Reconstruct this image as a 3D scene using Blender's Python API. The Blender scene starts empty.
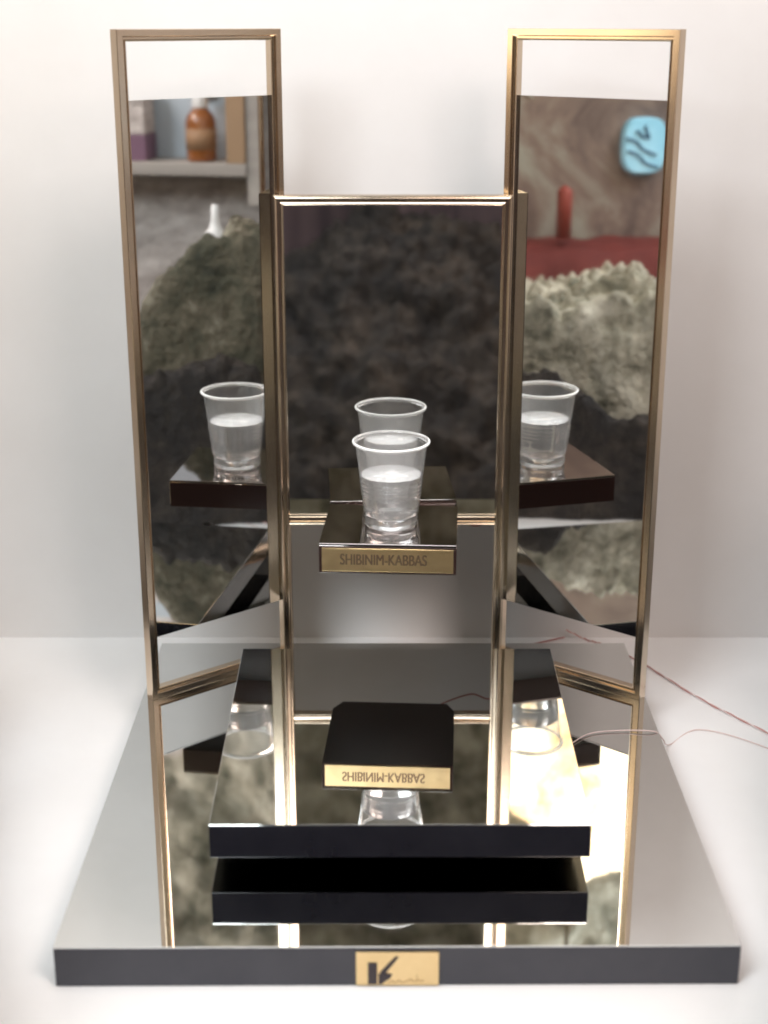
import bpy, bmesh, math, random
from mathutils import Vector, Matrix, noise
R = math.radians
K = 0.01                                   # every length below is in centimetres; K turns it into metres
sc = bpy.context.scene
col = sc.collection
random.seed(4)

# ---------------------------------------------------------------- camera, world, lamps, exposure
cam_d = bpy.data.cameras.new('camera')
cam = bpy.data.objects.new('camera', cam_d); col.objects.link(cam)
cam.location = (0, 0, 66.6*K); cam.rotation_euler = (R(90-18.58), 0, 0)
cam_d.sensor_fit = 'VERTICAL'; cam_d.sensor_height = 24; cam_d.lens = 24*1468/1024
cam_d.dof.use_dof = True; cam_d.dof.focus_distance = 1.40; cam_d.dof.aperture_fstop = 3.2
cam_d.clip_start = 0.02; cam_d.clip_end = 50
sc.camera = cam
w = bpy.data.worlds.new('World'); sc.world = w; w.use_nodes = True
w.node_tree.nodes['Background'].inputs[0].default_value = (0.9, 0.92, 1, 1)
w.node_tree.nodes['Background'].inputs[1].default_value = 0.25
def area(name, loc, target, size, power, colr, size_y=None):
    d = bpy.data.lights.new(name, 'AREA'); d.energy = power; d.color = colr
    d.shape = 'RECTANGLE'; d.size = size*K; d.size_y = (size_y or size)*K
    o = bpy.data.objects.new(name, d); col.objects.link(o)
    o.location = Vector(loc)*K
    o.rotation_euler = (Vector(target)-Vector(loc)).to_track_quat('-Z', 'Y').to_euler()
    return o
area('cool_key_light', (-54, 22, 132), (-18, 130, 4), 62, 18.0, (0.91, 0.965, 1.0))
area('warm_fill_light', (56, 22, 130), (30, 130, 4), 56, 12.5, (1.0, 0.84, 0.77))
area('added_overhead_fill', (0, 106, 132), (0, 153, 10), 40, 3.2, (0.96, 0.98, 1.0))  # added unseen fill, lifts the shaded wall behind the centre panel
def spot(name, loc, target, power, colr, ang, rad):
    d = bpy.data.lights.new(name, 'SPOT'); d.energy = power; d.color = colr
    d.spot_size = R(ang); d.spot_blend = 0.6; d.shadow_soft_size = rad*K
    o = bpy.data.objects.new(name, d); col.objects.link(o); o.location = Vector(loc)*K
    o.rotation_euler = (Vector(target)-Vector(loc)).to_track_quat('-Z', 'Y').to_euler()
    return o
spot('added_cup_spot', (6, 108, 118), (0.7, 133.3, 24), 120.0, (1, 0.97, 0.93), 9, 2.5)  # added unseen spot that brightens the cup and its water
sc.view_settings.view_transform = 'Standard'; sc.view_settings.look = 'None'
sc.view_settings.exposure = 0.27; sc.view_settings.gamma = 1
sc.render.engine = 'CYCLES'
cy = sc.cycles
cy.max_bounces = 18; cy.glossy_bounces = 14; cy.transmission_bounces = 14; cy.diffuse_bounces = 4
cy.transparent_max_bounces = 16; cy.caustics_reflective = False; cy.caustics_refractive = True
cy.sample_clamp_indirect = 6; cy.blur_glossy = 0.3; cy.use_denoising = True
cy.filter_width = 1.9

# ---------------------------------------------------------------- materials
def mat(name, base=(0.8, 0.8, 0.8), rough=0.5, metal=0.0, **kw):
    m = bpy.data.materials.new(name); m.use_nodes = True
    b = m.node_tree.nodes['Principled BSDF']
    b.inputs['Base Color'].default_value = (*base, 1); b.inputs['Roughness'].default_value = rough
    b.inputs['Metallic'].default_value = metal
    for k, v in kw.items(): b.inputs[k.replace('_', ' ')].default_value = v
    return m
def noise_node(m, scale, detail=6, rough=0.6, dist=0.0, coord='Object', stretch=None):
    nt = m.node_tree; N = nt.nodes; L = nt.links
    tc = N.new('ShaderNodeTexCoord'); n = N.new('ShaderNodeTexNoise')
    n.inputs['Scale'].default_value = scale; n.inputs['Detail'].default_value = detail
    n.inputs['Roughness'].default_value = rough; n.inputs['Distortion'].default_value = dist
    if stretch:
        mp = N.new('ShaderNodeMapping'); mp.inputs['Scale'].default_value = stretch
        L.new(tc.outputs[coord], mp.inputs['Vector']); L.new(mp.outputs[0], n.inputs['Vector'])
    else: L.new(tc.outputs[coord], n.inputs['Vector'])
    return n
def ramp(m, src, stops):
    r = m.node_tree.nodes.new('ShaderNodeValToRGB'); e = r.color_ramp.elements
    e[0].position, e[0].color = stops[0][0], (*stops[0][1], 1)
    e[1].position, e[1].color = stops[-1][0], (*stops[-1][1], 1)
    for p, c in stops[1:-1]: x = e.new(p); x.color = (*c, 1)
    m.node_tree.links.new(src, r.inputs[0]); return r
def varied(name, stops, scale, rough, metal=0, bump=0, bscale=60, bdist=0.002, detail=6, dist=0.0, rvar=None, stretch=None, nr=0.6):
    m = mat(name, rough=rough, metal=metal); nt = m.node_tree; b = nt.nodes['Principled BSDF']
    n = noise_node(m, scale, detail, nr, dist=dist, stretch=stretch); r = ramp(m, n.outputs[0], stops)
    nt.links.new(r.outputs[0], b.inputs['Base Color'])
    if rvar:
        n2 = noise_node(m, scale*2.3, 4); mr = nt.nodes.new('ShaderNodeMapRange')
        mr.inputs['To Min'].default_value, mr.inputs['To Max'].default_value = rvar
        nt.links.new(n2.outputs[0], mr.inputs[0]); nt.links.new(mr.outputs[0], b.inputs['Roughness'])
    if bump:
        n3 = noise_node(m, bscale, 8); bp = nt.nodes.new('ShaderNodeBump')
        bp.inputs['Strength'].default_value = bump; bp.inputs['Distance'].default_value = bdist
        nt.links.new(n3.outputs[0], bp.inputs['Height']); nt.links.new(bp.outputs[0], b.inputs['Normal'])
    return m
M = {}
M['mirror'] = varied('mirror_glass', [(0.3, (0.80, 0.81, 0.80)), (0.7, (0.86, 0.87, 0.86))], 9, 0.015, 1, rvar=(0.0, 0.05), detail=10)
M['smoked'] = varied('dark_mirror', [(0.3, (0.42, 0.38, 0.37)), (0.7, (0.5, 0.45, 0.43))], 9, 0.03, 1, rvar=(0.01, 0.05))
M['gold'] = varied('gilt_metal', [(0.3, (0.62, 0.495, 0.37)), (0.7, (0.74, 0.62, 0.485))], 6, 0.2, 1, bump=0.006, bscale=60, bdist=0.0004, rvar=(0.14, 0.26))
M['plate'] = varied('pale_gold_plate', [(0.3, (0.74, 0.54, 0.28)), (0.7, (0.82, 0.62, 0.34))], 40, 0.3, 1.0, rvar=(0.24, 0.4))
M['acrylic'] = varied('black_acrylic', [(0.3, (0.010, 0.010, 0.016)), (0.7, (0.020, 0.020, 0.028))], 12, 0.14, 0, rvar=(0.08, 0.22), bump=0.03, bscale=25)
M['edge'] = varied('black_acrylic_edge', [(0.3, (0.030, 0.030, 0.040)), (0.7, (0.045, 0.045, 0.056))], 12, 0.2, 0, rvar=(0.12, 0.3), bump=0.03, bscale=25)
M['brown'] = mat('dark_brown_acrylic', (0.035, 0.018, 0.016), 0.15)
M['ink'] = mat('engraved_ink', (0.2, 0.13, 0.08), 0.4, 0.9)
M['emblem'] = mat('dark_engraving', (0.03, 0.02, 0.025), 0.5)
M['faint'] = mat('worn_engraving', (0.42, 0.27, 0.12), 0.5)
M['wall'] = varied('white_painted_wall', [(0.3, (0.66, 0.645, 0.635)), (0.7, (0.72, 0.71, 0.705))], 4, 0.55, 0, bump=0.08, bscale=40, bdist=0.001)
M['table'] = varied('white_table_top', [(0.3, (0.82, 0.815, 0.815)), (0.7, (0.86, 0.86, 0.86))], 7, 0.35, 0, bump=0.04, bscale=60, bdist=0.0006)
def milky(name, ior, rough, amt, c):
    m = mat(name, (1, 1, 1), rough, 0, IOR=ior, Transmission_Weight=1.0); nt = m.node_tree; N = nt.nodes; L = nt.links
    b = N['Principled BSDF']; out = N['Material Output']; mx = N.new('ShaderNodeMixShader'); mx.inputs[0].default_value = amt
    tr = N.new('ShaderNodeBsdfTranslucent'); df = N.new('ShaderNodeBsdfDiffuse'); m2 = N.new('ShaderNodeMixShader')
    tr.inputs[0].default_value = (*c, 1); df.inputs[0].default_value = (*c, 1)
    L.new(tr.outputs[0], m2.inputs[1]); L.new(df.outputs[0], m2.inputs[2])
    L.new(b.outputs[0], mx.inputs[1]); L.new(m2.outputs[0], mx.inputs[2]); L.new(mx.outputs[0], out.inputs[0])
    return m
M['plastic'] = milky('clear_plastic', 1.3, 0.05, 0.09, (0.9, 0.9, 0.9))
M['glare_milk'] = milky('painted_water_sheen', 1.33, 0.0, 0.2, (0.95, 0.96, 0.98))  # milky white stands in for the glare on the water
M['rim'] = milky('plastic_rim', 1.4, 0.1, 0.5, (0.95, 0.95, 0.95))
M['water'] = milky('water', 1.33, 0.0, 0.10, (0.85, 0.87, 0.9))
M['rock'] = varied('pale_stone', [(0.26, (0.04, 0.045, 0.04)), (0.38, (0.16, 0.16, 0.12)), (0.47, (0.40, 0.38, 0.30)), (0.60, (0.72, 0.69, 0.58))], 11, 0.9, 0, bump=1.0, bscale=45, bdist=0.02, detail=12, dist=0.15, nr=0.75)
M['olive'] = varied('mottled_olive_stone', [(0.3, (0.02, 0.024, 0.022)), (0.44, (0.09, 0.088, 0.06)), (0.57, (0.18, 0.155, 0.11)), (0.72, (0.55, 0.52, 0.42))], 12, 0.9, 0, bump=1.0, bscale=50, bdist=0.02, detail=12, dist=0.2, nr=0.75)
M['darkrock'] = varied('dark_brown_stone', [(0.3, (0.010, 0.010, 0.013)), (0.48, (0.034, 0.029, 0.027)), (0.62, (0.085, 0.068, 0.056)), (0.75, (0.18, 0.145, 0.115))], 9, 0.85, 0, bump=1.0, bscale=50, bdist=0.02, detail=12, dist=0.2, nr=0.75)
M['stonewall'] = varied('grey_rough_wall', [(0.34, (0.50, 0.44, 0.42)), (0.62, (0.84, 0.78, 0.75))], 16, 0.9, 0, bump=1.0, bscale=30, bdist=0.02, stretch=(1, 1, 2.5))
M['plaster'] = varied('brown_plaster_wall', [(0.38, (0.13, 0.095, 0.085)), (0.5, (0.24, 0.18, 0.15)), (0.62, (0.33, 0.32, 0.27))], 3.4, 0.85, 0, bump=0.3, bscale=20, dist=1.2, nr=0.7)
M['backwall'] = varied('dark_purple_wall', [(0.35, (0.10, 0.08, 0.10)), (0.65, (0.30, 0.22, 0.25))], 5, 0.8, 0, stretch=(4, 1, 0.3))
M['board'] = varied('grey_painted_board', [(0.3, (0.34, 0.31, 0.29)), (0.7, (0.46, 0.43, 0.40))], 10, 0.6, 0, stretch=(1, 0.2, 4))
M['bluepanel'] = mat('pale_blue_panel', (0.50, 0.58, 0.66), 0.6)
M['tan'] = mat('tan_wood', (0.38, 0.25, 0.15), 0.6)
M['amber'] = mat('amber_glass', (0.30, 0.10, 0.025), 0.15, 0, Coat_Weight=0.6)
M['label'] = mat('paper_label', (0.34, 0.20, 0.11), 0.6)
M['whitecap'] = mat('white_plastic', (0.8, 0.8, 0.8), 0.4)
M['purple'] = mat('purple_carton', (0.20, 0.11, 0.17), 0.6)
M['red'] = varied('red_cloth', [(0.3, (0.10, 0.014, 0.012)), (0.7, (0.24, 0.045, 0.035))], 6, 0.8, 0, bump=0.5, bscale=12, bdist=0.01)
M['redpole'] = mat('red_plastic', (0.30, 0.06, 0.045), 0.6)
M['cord_red'] = mat('red_wire_insulation', (0.45, 0.17, 0.15), 0.45)
M['cord_white'] = mat('white_wire_insulation', (0.66, 0.52, 0.50), 0.45)
def emit(name, c, s):
    m = mat(name, c, 0.4); b = m.node_tree.nodes['Principled BSDF']
    b.inputs['Emission Color'].default_value = (*c, 1); b.inputs['Emission Strength'].default_value = s
    return m
M['globe'] = emit('mottled_glare', (1.0, 0.86, 0.66), 2.6)
_n = noise_node(M['globe'], 7, 5, 0.7); _r = ramp(M['globe'], _n.outputs[0], [(0.34, (0.45, 0.22, 0.07)), (0.44, (0.95, 0.62, 0.30)), (0.54, (1.0, 0.86, 0.62))])  # cream and orange patches painted as uneven glare
M['globe'].node_tree.links.new(_r.outputs[0], M['globe'].node_tree.nodes['Principled BSDF'].inputs['Emission Color'])
M['sign'] = emit('lit_sign_face', (0.30, 0.62, 0.80), 0.42)
_n = noise_node(M['sign'], 9, 3); _r = ramp(M['sign'], _n.outputs[0], [(0.4, (0.08, 0.22, 0.30)), (0.6, (0.55, 0.72, 0.78))])
M['sign'].node_tree.links.new(_r.outputs[0], M['sign'].node_tree.nodes['Principled BSDF'].inputs['Emission Color'])
M['signink'] = mat('sign_ink', (0.01, 0.05, 0.12), 0.5)

# ---------------------------------------------------------------- builders
class MB:
    def __init__(s): s.v = []; s.f = []; s.sm = []
    def add(s, vs, fs, smooth=False):
        o = len(s.v); s.v += [tuple(p) for p in vs]
        for f in fs: s.f.append([i+o for i in f]); s.sm.append(smooth)
        return s
    def box(s, x0, x1, y0, y1, z0, z1):
        return s.prism([(x0, y0), (x1, y0), (x1, y1), (x0, y1)], z0, z1)
    def prism(s, pts, z0, z1):
        n = len(pts)
        vs = [(x, y, z0) for x, y in pts]+[(x, y, z1) for x, y in pts]
        return s.add(vs, [list(range(n))[::-1], list(range(n, 2*n))]+[[i, (i+1) % n, n+(i+1) % n, n+i] for i in range(n)])
    def xz(s, pts, y0, y1):                       # outline in x,z extruded along y
        n = len(pts)
        vs = [(x, y0, z) for x, z in pts]+[(x, y1, z) for x, z in pts]
        return s.add(vs, [list(range(n)), list(range(n, 2*n))[::-1]]+[[i, n+i, n+(i+1) % n, (i+1) % n] for i in range(n)])
    def lathe(s, prof, cx, cy, n=64, closed=False):
        o = []; m = len(prof)
        for r, z in prof:
            for k in range(n):
                a = 2*math.pi*k/n; o.append((cx+r*math.cos(a), cy+r*math.sin(a), z))
        fs = []
        for i in range(m if closed else m-1):
            j = (i+1) % m
            for k in range(n):
                k2 = (k+1) % n; fs.append([i*n+k, i*n+k2, j*n+k2, j*n+k])
        s.add(o, fs, True)
        if not closed:
            b = len(s.v)-len(o)
            s.f.append([b+k for k in range(n)][::-1]); s.sm.append(False)
            s.f.append([b+(m-1)*n+k for k in range(n)]); s.sm.append(False)
        return s
    def tube(s, pts, r, n=8):
        P = [Vector(p) for p in pts]; up = Vector((0, 0, 1)); vs = []
        for i, p in enumerate(P):
            t = (P[min(i+1, len(P)-1)]-P[max(i-1, 0)]).normalized()
            a = t.cross(up)
            if a.length < 1e-3: a = t.cross(Vector((1, 0, 0)))
            a.normalize(); b = t.cross(a)
            for k in range(n):
                q = 2*math.pi*k/n; vs.append(p+a*r*math.cos(q)+b*r*math.sin(q))
        fs = [[i*n+k, i*n+(k+1) % n, (i+1)*n+(k+1) % n, (i+1)*n+k] for i in range(len(P)-1) for k in range(n)]
        fs += [list(range(n))[::-1], [(len(P)-1)*n+k for k in range(n)]]
        return s.add(vs, fs, True)
    def build(s, name, m, parent=None, xf=None, bevel=0, mats=None):
        me = bpy.data.meshes.new(name)
        vs = [Vector(v) for v in s.v]
        if xf: vs = [xf @ v for v in vs]
        root = parent
        while root is not None and root.parent: root = root.parent
        off = root['_o'] if root is not None else (0, 0, 0)
        me.from_pydata([(v-Vector(off))*K for v in vs], [], s.f)
        for p, q in zip(me.polygons, s.sm): p.use_smooth = q
        me.materials.append(m)
        o = bpy.data.objects.new(name, me); col.objects.link(o)
        bm = bmesh.new(); bm.from_mesh(me); bmesh.ops.recalc_face_normals(bm, faces=bm.faces); bm.to_mesh(me); bm.free()
        if parent is not None: o.parent = parent
        if bevel:
            b = o.modifiers.new('bevel', 'BEVEL'); b.width = bevel*K; b.segments = 3; b.limit_method = 'ANGLE'
        return o
def tag(o, label, cat, group=None):
    o['label'] = label; o['category'] = cat
    if group: o['group'] = group
    return o
ROOTS = []
def thing(name, loc, label, cat, group=None):
    o = bpy.data.objects.new(name, None); col.objects.link(o); o.location = Vector(loc)*K
    o['_o'] = tuple(float(x) for x in loc); o.empty_display_size = 0.05; ROOTS.append(o)
    return tag(o, label, cat, group)
def lone(mb, name, m, label, cat, loc, **kw):       # a thing that is one mesh, origin at its base
    o = mb.build(name, m, **kw)
    o.data.transform(Matrix.Translation(-Vector(loc)*K)); o.location = Vector(loc)*K
    return tag(o, label, cat)
def struct(o): o['kind'] = 'structure'; return o
def fbm(p, s, oct=5):
    return noise.fractal(Vector(p)*s, 1.0, 2.1, oct)
def smooth_path(P, n=14):
    P = [Vector(p) for p in P]; out = []
    for i in range(len(P)-1):
        a = P[max(i-1, 0)]; b = P[i]; c = P[i+1]; d = P[min(i+2, len(P)-1)]
        for k in range(n):
            t = k/n
            out.append(0.5*((2*b)+(c-a)*t+(2*a-5*b+4*c-d)*t*t+(3*b-a-3*c+d)*t**3))
    return out+[P[-1]]
def text_mesh(body, size):
    c = bpy.data.curves.new('lettering', 'FONT'); c.body = body; c.size = size; c.align_x = 'CENTER'; c.align_y = 'CENTER'; c.extrude = 0
    o = bpy.data.objects.new('lettering', c); col.objects.link(o)
    dg = bpy.context.evaluated_depsgraph_get(); me = bpy.data.meshes.new_from_object(o.evaluated_get(dg))
    vs = [tuple(v.co) for v in me.vertices]; fs = [list(p.vertices) for p in me.polygons]
    bpy.data.objects.remove(o); bpy.data.curves.remove(c); bpy.data.meshes.remove(me)
    return vs, fs

# ---------------------------------------------------------------- table and wall
struct(MB().box(-47, 49, 80, 153.4, -3, 0).build('table_top', M['table']))
struct(MB().box(-112, 112, 153.4, 156, -70, 135).build('wall', M['wall']))

# ---------------------------------------------------------------- the display stand
st = thing('mirror_display_stand', (1, 117, 0), 'mirrored display stand with gilt framed panels on a black edged mirror base', 'display stand')
BT, PB, PT, ST, SB = 3.34, 4.92, 7.81, 20.6, 17.7
# base board with mirror face
base = MB().prism([(-23.8, 90.0), (25.75, 90.3), (25.65, 144.2), (-23.7, 144.2)], 0.02, BT-0.1).build('base', M['edge'], st, bevel=0.05)
MB().prism([(-23.8, 90.0), (25.75, 90.3), (25.65, 144.2), (-23.7, 144.2)], BT-0.098, BT).build('mirror_top', M['mirror'], base)
# logo plate
lp = MB().box(-2.02, 3.96, 89.98, 90.2, 0.12, 2.92)
logo = lp.build('logo_plate', M['plate'], base, bevel=0.03)
def lx(px): return -2.02+(px-95)*0.01114
def lz(py): return 2.92-(py-70)*0.01217
lg = MB()
for poly in ([(172, 140), (232, 140), (232, 290), (172, 290)],
             [(252, 205), (300, 150), (352, 96), (372, 98), (338, 145), (285, 212)],
             [(240, 218), (272, 204), (300, 214), (330, 220), (318, 246), (288, 266), (262, 290), (240, 292)]):
    lg.xz([(lx(a), lz(b)) for a, b in poly], 89.93, 89.97)
lg.build('emblem', M['emblem'], base)
sq = MB()
P = [(300, 285), (330, 265), (345, 282), (375, 262), (392, 280), (425, 268), (450, 255), (470, 272), (500, 262), (520, 270), (535, 262)]
sq.tube(smooth_path([(lx(a), 89.955, lz(b)) for a, b in P], 6), 0.03, 5)
sq.tube([(lx(490), 89.955, lz(225)), (lx(491), 89.955, lz(262))], 0.025, 5)
sq.build('script_line', M['faint'], base)
# raised platform
pl = [(-13.5, 99.35), (16.0, 99.45), (16.4, 132.7), (-13.9, 132.7)]
plat = MB().prism(pl, PB, PT-0.1).build('platform', M['acrylic'], st, bevel=0.05)
MB().prism(pl, PT-0.098, PT).build('mirror_top', M['mirror'], plat, bevel=0.045)
MB().box(-5, 7, 112, 124, BT+0.004, PB-0.004).build('riser', M['acrylic'], plat)

PROF = [(0, 0.5), (0, -0.50), (0.08, -0.60), (0.20, -0.63), (0.32, -0.58), (0.36, -0.40), (0.66, -0.34), (0.70, -0.50), (0.80, -0.57), (0.92, -0.53), (1.0, -0.40), (1.0, 0.5)]
FLAT = [(0, 0.5), (0, -0.52), (0.05, -0.58), (0.56, -0.58), (0.60, -0.54), (0.62, -0.26), (0.66, -0.22), (0.84, -0.22), (0.88, -0.34), (0.96, -0.36), (1.0, -0.30), (1.0, 0.5)]
def frame_mesh(W, z0, z1, closed, sc_=1.0):
    mb = MB(); P = FLAT if closed else PROF; n = len(P)
    pr = [(u*sc_, d) for u, d in P]
    if closed: rings = [[(u, d, z0+u) for u, d in pr], [(u, d, z1-u) for u, d in pr], [(W-u, d, z1-u) for u, d in pr], [(W-u, d, z0+u) for u, d in pr]]
    else: rings = [[(u, d, z0) for u, d in pr], [(u, d, z1-u) for u, d in pr], [(W-u, d, z1-u) for u, d in pr], [(W-u, d, z0) for u, d in pr]]
    vs = [v for r in rings for v in r]; fs = []
    for i in range(4 if closed else 3):
        j = (i+1) % 4
        for k in range(n): fs.append([i*n+k, i*n+(k+1) % n, j*n+(k+1) % n, j*n+k])
    if not closed: fs += [list(range(n)), list(range(3*n, 4*n))[::-1]]
    return mb.add(vs, fs)
# centre frame (posts run down to the base), mirror in its upper half
CX0, CX1 = -10.40, 12.05; CW = CX1-CX0
X = Matrix.Translation((CX0, 139.95, 0))
cf = frame_mesh(CW, BT+0.01, 50.95, False, 0.95)
rail = [(d, z) for z, d in [(18.35+u*1.15, d) for u, d in PROF]]
n = len(PROF)
cf.add([(0.93, d, z) for d, z in rail]+[(CW-0.93, d, z) for d, z in rail], [list(range(n)), list(range(n, 2*n))[::-1]]+[[i, (i+1) % n, n+(i+1) % n, n+i] for i in range(n)])
cfo = cf.build('centre_frame', M['gold'], st, X)
MB().box(0.9, CW-0.9, -0.20, 0.05, 19.3, 50.1).build('mirror_pane', M['mirror'], cfo, X)
MB().box(0.3, CW-0.3, 0.52, 0.8, 19.0, 50.6).build('backing_board', M['darkrock'], cfo, X)
# two angled side frames
def side(p0, p1, z1=65.75):
    p0 = Vector((*p0, 0)); p1 = Vector((*p1, 0)); d = p1-p0; W = d.length
    X = Matrix.Translation(p0) @ Matrix.Rotation(math.atan2(d.y, d.x), 4, 'Z')
    fo = frame_mesh(W, BT+0.01, z1, True, 1.0).build('side_frame', M['gold'], st, X)
    a, b = (-0.30, 0.05) if p0.y < p1.y else (0.05, -0.30)      # the pane sits a little askew in its frame
    MB().prism([(0.9, a), (W-0.9, b), (W-0.9, b+0.18), (0.9, a+0.18)], 9.75, 59.9).build('mirror_pane', M['mirror'], fo, X)
    MB().prism([(0.93, a+0.2), (W-0.93, b+0.2), (W-0.93, b+0.32), (0.93, a+0.32)], 9.8, 59.85).build('backing_board', M['darkrock'], fo, X)
side((-22.95, 130.7), (-9.75, 141.3))
side((11.6, 141.3), (25.35, 130.7))
# shelf with name plate
SX = Matrix.Translation((0.3, 127.4, 0)) @ Matrix.Rotation(R(-3.2), 4, 'Z')
sh = MB().prism([(-6.35, 0), (6.4, 0), (6.4, 11.9), (5.6, 13.6), (-5.4, 13.6), (-6.35, 11.9)], SB, ST-0.25).build('shelf', M['brown'], st, SX, bevel=0.04)
MB().prism([(-6.35, 0), (6.4, 0), (6.4, 11.6), (-6.35, 11.6)], ST-0.246, ST).build('shelf_top', M['smoked'], sh, SX, bevel=0.04)
MB().box(-6.08, 6.12, -0.09, 0.06, SB+0.22, ST-0.42).build('name_plate', M['plate'], sh, SX, bevel=0.02)
vs, fs = text_mesh('SHIBINIM-KABBAS', 1.15)
xs = [v[0] for v in vs]; kx = 8.0/(max(xs)-min(xs))
t = MB()
for q, dx in enumerate((-0.035, 0, 0.035)): t.add([(-0.35+dx+v[0]*kx, -0.10-0.002*q, (SB+ST)/2-0.1+v[1]*1.3) for v in vs], fs)
t.build('lettering', M['ink'], sh, SX)

# ---------------------------------------------------------------- cup of water
CXc, CYc = 0.68, 133.3
cup = thing('plastic_cup', (CXc, CYc, ST), 'clear plastic cup half full of water on the small shelf', 'cup')
def rad(h): return 2.42+(3.35-2.42)*(h/8.1)
outer = [(2.30, 0.0), (2.45, 0.06), (2.52, 0.25), (2.50, 0.9), (2.36, 1.0), (2.38, 1.08), (2.55, 1.2)]
h = 1.4
while h < 7.9:
    r = rad(h)+0.06
    if 3.0 < h < 4.6: r += 0.05*math.sin((h-3.0)*2*math.pi/0.4)
    outer.append((r, h)); h += 0.1
outer += [(3.40, 7.95), (3.50, 7.98), (3.60, 8.05), (3.64, 8.15), (3.62, 8.26), (3.54, 8.33), (3.44, 8.32), (3.36, 8.24)]
inner = [(3.30, 8.0)]
h = 7.8
while h > 1.3: inner.append((rad(h)-0.02, h)); h -= 0.2
inner += [(2.42, 1.1), (2.28, 0.95), (2.28, 0.42), (2.0, 0.36), (0.01, 0.36)]
prof = [(0.01, 0.16), (1.9, 0.16), (2.05, 0.02)]+outer+inner
cs = MB().lathe([(r, z+ST+0.012) for r, z in prof], CXc, CYc, 72, closed=True).build('cup_shell', M['plastic'], cup)
wl = 5.0
MB().lathe([(3.58+0.11*math.cos(a), ST+8.21+0.13*math.sin(a)) for a in [2*math.pi*k/10 for k in range(10)]], CXc, CYc, 72, closed=True).build('rim', M['rim'], cup)
wp = [(0.01, 0.40), (1.98, 0.40), (2.24, 0.46), (2.24, 0.97), (2.38, 1.12)]
h = 1.4
while h < wl-0.1: wp.append((rad(h)-0.07, h)); h += 0.3
wp += [(rad(wl)-0.06, wl-0.03), (rad(wl)-0.05, wl+0.03), (rad(wl)-0.2, wl), (0.01, wl)]
MB().lathe([(r, z+ST+0.012) for r, z in wp], CXc, CYc, 72, closed=False).build('water', M['water'], cup)
MB().lathe([(0.01, ST+wl+0.02), (rad(wl)-0.22, ST+wl+0.02), (rad(wl)-0.22, ST+wl+0.05), (0.01, ST+wl+0.05)], CXc, CYc, 72).build('painted_water_glare', M['glare_milk'], cup)  # thin milky disc paints the bright glare onto the water

# ---------------------------------------------------------------- cords
def cord(paths, name, label, loc):
    root = thing(name, loc, label, 'cord')
    P = smooth_path(paths, 26); a = []; b = []
    for i, p in enumerate(P):
        q = i*0.55; off = Vector((0.05*math.cos(q), 0.05*math.cos(q), 0.05*math.sin(q)))
        a.append(p+off+Vector((0, 0, 0.1))); b.append(p-off+Vector((0, 0, 0.1)))
    MB().tube(a, 0.062, 7).build('red_wire', M['cord_red'], root)
    MB().tube(b, 0.062, 7).build('white_wire', M['cord_white'], root)
cord([(20.5, 152.6, 1.2), (22.8, 152.4, 0.1), (24.6, 151.0, 0.05), (28.0, 146.2, 0.05), (32.6, 137.3, 0.05), (37.7, 129.5, 0.05), (43.5, 120, 0.05)],
     'power_cord', 'twisted red and white cord trailing right across the white table', (28, 146.2, 0))
lone(MB().tube(smooth_path([(17.2, 121.0, BT+0.15), (19.2, 123.0, BT+0.15), (22.2, 123.6, BT+0.15), (25.2, 123.4, BT+0.15), (26.2, 124.0, 2.4), (27.6, 127.2, 0.15), (31.2, 130.4, 0.12), (37.0, 126.4, 0.12), (44, 117, 0.12)], 12), 0.06, 7),
     'thin_wire', M['cord_white'], 'thin pale wire lying over the right edge of the mirror base', 'wire', (31.2, 130.4, 0))
lone(MB().tube(smooth_path([(5.6, 141.95, 18.6), (7.4, 142.2, 17.9), (9.4, 142.2, 17.3), (11.6, 142.4, 17.6), (12.0, 143.2, 12), (12.2, 144.9, 5), (14, 150, 0.4), (20.4, 152.8, 0.3)], 12), 0.09, 7),
     'thin_wire', M['cord_red'], 'thin red wire running behind the shelf to the right post', 'wire', (14, 150, 0))

# ---------------------------------------------------------------- what the mirrors look at
def rocky_grid(name, m, nu, nv, fn, amp, scale, seed, lump=0.5):
    vs = []; fs = []
    for j in range(nv+1):
        for i in range(nu+1):
            p, nrm = fn(i/nu, j/nv)
            q = p+Vector((seed, seed*1.7, 0))
            d = fbm(q, scale, 6)
            v = noise.voronoi(q*scale*1.3)[0]
            v2 = noise.voronoi(q*scale*4.2)[0]; v3 = noise.voronoi(q*scale*9)[0]
            d = d*0.7+lump*(0.7*(1-2*v[0])+0.42*(1-2*v2[0])+0.16*(1-2*v3[0]))
            vs.append(p+nrm*(d*amp))
    for j in range(nv):
        for i in range(nu):
            a = j*(nu+1)+i; fs.append([a, a+1, a+nu+2, a+nu+1])
    mb = MB(); mb.add(vs, fs, True)
    return mb
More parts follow.
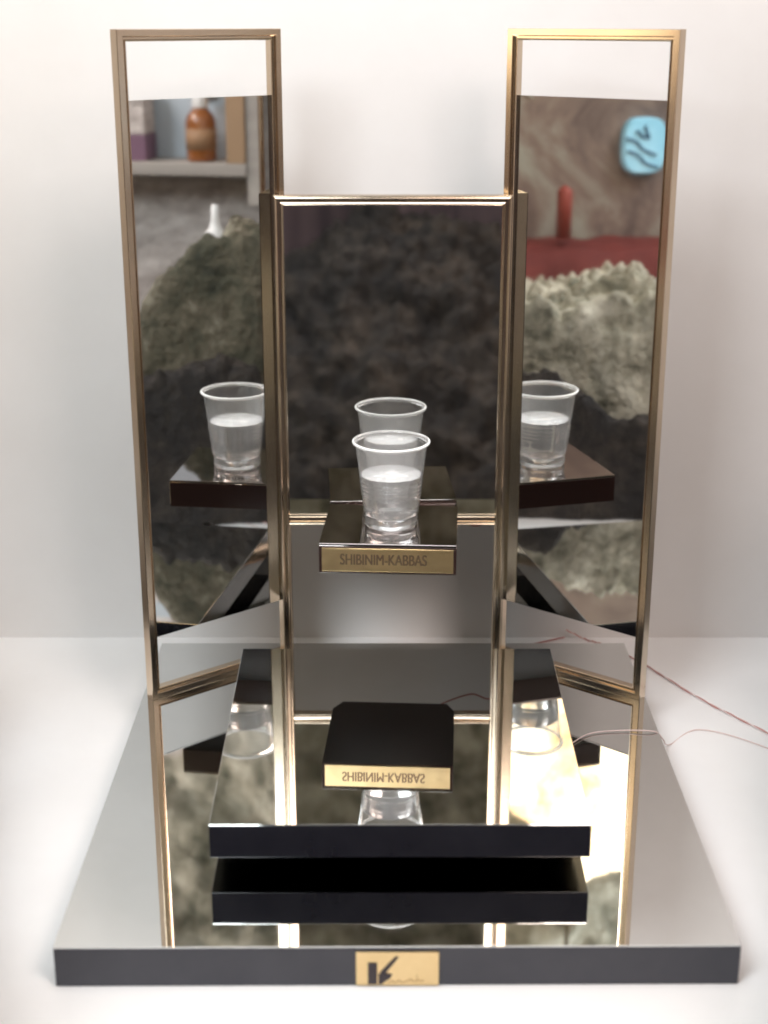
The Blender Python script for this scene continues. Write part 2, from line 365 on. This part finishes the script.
# rough stone ceiling over the room
def dome(u, v):
    a = -178+356*u; az = R(a); e0 = -5+34*max(0, min(1, (abs(a)-112)/36)); el = R(e0+(90-e0)*v)
    n = Vector((math.sin(az)*math.cos(el), -math.cos(az)*math.cos(el), math.sin(el)))
    bx = lambda t: math.copysign(abs(t)**0.6, t); c = math.cos(el)
    p = Vector((118*c*bx(math.sin(az)), 34-118*c*bx(math.cos(az)), 61+n.z*100))
    p.y = min(p.y, 151)
    return p, -n
ceil = rocky_grid('ceiling', M['rock'], 300, 120, dome, 9, 0.055, 3.1)
struct(ceil.build('ceiling', M['rock']))
def frx(y, z=0): return 0.2616*(0.948*y+21.2-0.3186*z)      # keeps the heaps outside the view
def bank(sg, top, off, depth):
    def fn(u, v):
        y = 52+77*v; x = frx(y)+off+depth*u
        t = min(1, u/0.10); e = min(1, v/0.12, (1-v)/0.06)
        h = top(y)*(t*t*(3-2*t))*max(0, e)*(1-0.25*max(0, u-0.3))
        return Vector((sg*x, y, h-1)), Vector((-0.3*sg, 0, 0.9))
    return fn
def rise(y, a, b, y0, y1): t = max(0, min(1, (y-y0)/(y1-y0))); return a+(b-a)*t*t*(3-2*t)
olive_mesh = rocky_grid('b', None, 150, 200, bank(1, lambda y: rise(y, 17, 40, 92, 121), 6, 50), 4, 0.11, 9.0)
lone(olive_mesh, 'rock_mound', M['olive'], 'dark olive heap of rough stone rising right of the stand, seen in the left mirror', 'rock', (70, 105, 0))
lone(rocky_grid('b', None, 60, 220, bank(1, lambda y: 19+5*math.sin(y*0.12), 3, 13), 2.8, 0.16, 13.0), 'stone_ledge', M['darkrock'], 'low dark brown stone ledge at the foot of the olive heap', 'rock', (40, 105, 0))
lone(rocky_grid('b', None, 150, 200, bank(-1, lambda y: 30+2*math.sin(y*0.2), 7, 50), 4, 0.11, 21.0, 0.9), 'rock_mound', M['rock'], 'pale lumpy stones heaped left of the stand, seen in the right mirror', 'rock', (-70, 105, 0))
lone(rocky_grid('b', None, 60, 220, bank(-1, lambda y: 19+5*math.sin(y*0.10+1), 3, 13), 2.8, 0.16, 33.0), 'stone_ledge', M['darkrock'], 'low dark brown stone ledge below the pale lumpy stones', 'rock', (-40, 105, 0))
def heap(u, v):
    az = 2*math.pi*u; r = 76*v
    x = 3+r*math.sin(az); y = -34+0.75*r*math.cos(az)
    hgt = 27-97*(v**2.2)
    n = Vector((math.sin(az)*0.5, math.cos(az)*0.5, 0.8)).normalized()
    return Vector((x, y, hgt)), n
b3 = rocky_grid('b', None, 300, 130, heap, 6.0, 0.07, 5.0, 0.7)
lone(b3, 'rock_mound', M['darkrock'], 'dark brown lumpy stone heap reflected in the central mirror', 'rock', (3, -34, -70))
struct(MB().box(-125, 125, -95, 160, -73, -70).build('floor', M['darkrock']))
struct(MB().box(112, 115, -95, 153.3, -70, 84).build('side_wall', M['stonewall']))
struct(MB().box(-115, -112, -95, 153.3, -70, 84).build('side_wall', M['plaster']))
struct(MB().box(-112, 112, -98, -95, -70, 100).build('back_wall', M['backwall']))

# wall shelf with an amber bottle, on the right hand wall
ws = thing('wall_shelf', (106, 98, 40.6), 'grey wall shelf with pale blue back panel beside the rough wall', 'shelf')
MB().box(102, 112, 60, 108, 40.8, 43.0).build('board', M['board'], ws, bevel=0.2)
MB().box(111.2, 111.9, 60, 104.4, 43.05, 62).build('back_panel', M['bluepanel'], ws)
MB().box(102, 111.8, 104.6, 107.8, 43.05, 62).build('upright', M['tan'], ws)
MB().box(102.5, 111.8, 108.05, 114, 36, 62).build('upright', M['board'], ws)
bt = thing('amber_bottle', (106, 99.0, 43.05), 'amber medicine bottle with white cap standing on the grey wall shelf', 'bottle')
MB().lathe([(0.01, 43.05), (2.35, 43.05), (2.6, 43.5), (2.6, 49.6), (2.35, 50.6), (1.7, 51.4), (1.3, 51.8), (1.25, 52.0), (0.01, 52.0)], 106, 99, 40).build('glass_body', M['amber'], bt)
MB().lathe([(2.62, 45.0), (2.65, 45.0), (2.65, 48.6), (2.62, 48.6)], 106, 99, 40, closed=True).build('paper_label', M['label'], bt)
MB().lathe([(0.01, 52.02), (1.4, 52.02), (1.45, 52.2), (1.35, 53.9), (1.2, 54.1), (0.01, 54.1)], 106, 99, 32).build('cap', M['whitecap'], bt)
ct = thing('carton', (107, 87, 43.05), 'purple and white carton at the end of the grey wall shelf', 'carton')
MB().box(104, 110, 84.6, 89.5, 43.05, 47.5).build('lower_sleeve', M['purple'], ct, bevel=0.1)
MB().box(104.1, 109.9, 84.7, 89.4, 47.52, 55.5).build('upper_sleeve', M['stonewall'], ct, bevel=0.1)
nz = max(v[2] for v in olive_mesh.v if (v[0]-56)**2+(v[1]-115.6)**2 < 1.0)-0.5      # rests on the heap
lone(MB().lathe([(0.01, nz), (1.9, nz), (1.7, nz+0.8), (0.9, nz+1.7), (0.6, nz+2.8), (0.5, nz+4.8), (0.01, nz+5.0)], 56, 115.6, 24), 'nozzle_cap', M['whitecap'],
     'small white cone shaped nozzle cap lying on the olive stone heap', 'cap', (56, 115.6, nz))
# left hand side: lit sign, red pole, red cloth
sg = thing('lit_sign', (-111, 79, 34), 'glowing pale blue wall sign with dark script strokes', 'sign')
body = MB()
pts = []
for k in range(40):
    a = 2*math.pi*k/40; pts.append((78.6+4.0*math.copysign(abs(math.cos(a))**0.6, math.cos(a)), 44.8+4.9*math.copysign(abs(math.sin(a))**0.6, math.sin(a))))
nn = len(pts)
body.add([(-111.9, y, z) for y, z in pts]+[(-109.6, y, z) for y, z in pts], [list(range(nn)), list(range(nn, 2*nn))]+[[i, (i+1) % nn, nn+(i+1) % nn, nn+i] for i in range(nn)])
body.build('lamp_box', M['sign'], sg, bevel=0.2)
stx = MB()
for P in ([(70.0, 45.2), (68, 44.6), (66.5, 43.2), (64.0, 42.2)], [(69.5, 43), (67.5, 42.2), (66, 40.8), (63.5, 40)], [(68, 46.6), (66.6, 45.4), (65.4, 45.8)], [(66.4, 47.4), (65.6, 45.0)]):
    stx.tube(smooth_path([(-109.4, y+12.6, z+0.9) for y, z in P], 6), 0.26, 6)
stx.build('script_strokes', M['signink'], sg)
cl = rocky_grid('c', None, 20, 60, lambda u, v: (Vector((-111+13*u, 56+70*v, 28.5-1.2*u if u < 0.8 else 27.5-(u-0.8)*130)), Vector((0.3, 0, 0.9))), 1.6, 0.1, 2.0, 0.3)
lone(cl, 'red_cloth', M['red'], 'dark red cloth draped along the foot of the brown wall', 'cloth', (-105, 88, 2))
lone(MB().lathe([(0.01, 29.5), (1.35, 29.5), (1.35, 37.6), (1.15, 38.0), (0.01, 38.8)], -104, 95.6, 28), 'red_tin', M['redpole'], 'upright red tin standing on the dark red cloth', 'tin', (-104, 95.6, 29.5))
# stand-in lamp on the left; crumpled shape and colour patches imitate uneven glare
gl = thing('glare_lantern', (-66, 103, 55), 'large stand-in lantern glowing cream, crumpled and mottled to imitate uneven glare, hanging left of the stand', 'lantern')
GR = 13.0; GZ = 70
def lantern(u, v):
    a = 2*math.pi*u; b = math.pi*(0.02+0.96*v)
    n = Vector((math.sin(b)*math.cos(a), math.sin(b)*math.sin(a), -math.cos(b)))
    return Vector((-66, 103, GZ))+n*GR, n
rocky_grid('g', None, 72, 48, lantern, 2.4, 0.11, 7.0, 0.8).build('glare_shade', M['globe'], gl)
MB().lathe([(0.01, GZ+GR-1.4), (3, GZ+GR-1.4), (2.6, GZ+GR+2), (0.4, GZ+GR+3), (0.4, GZ+GR+28), (0.01, GZ+GR+28)], -66, 103, 24).build('hanger', M['gold'], gl)

for o in ROOTS:
    if '_o' in o: del o['_o']
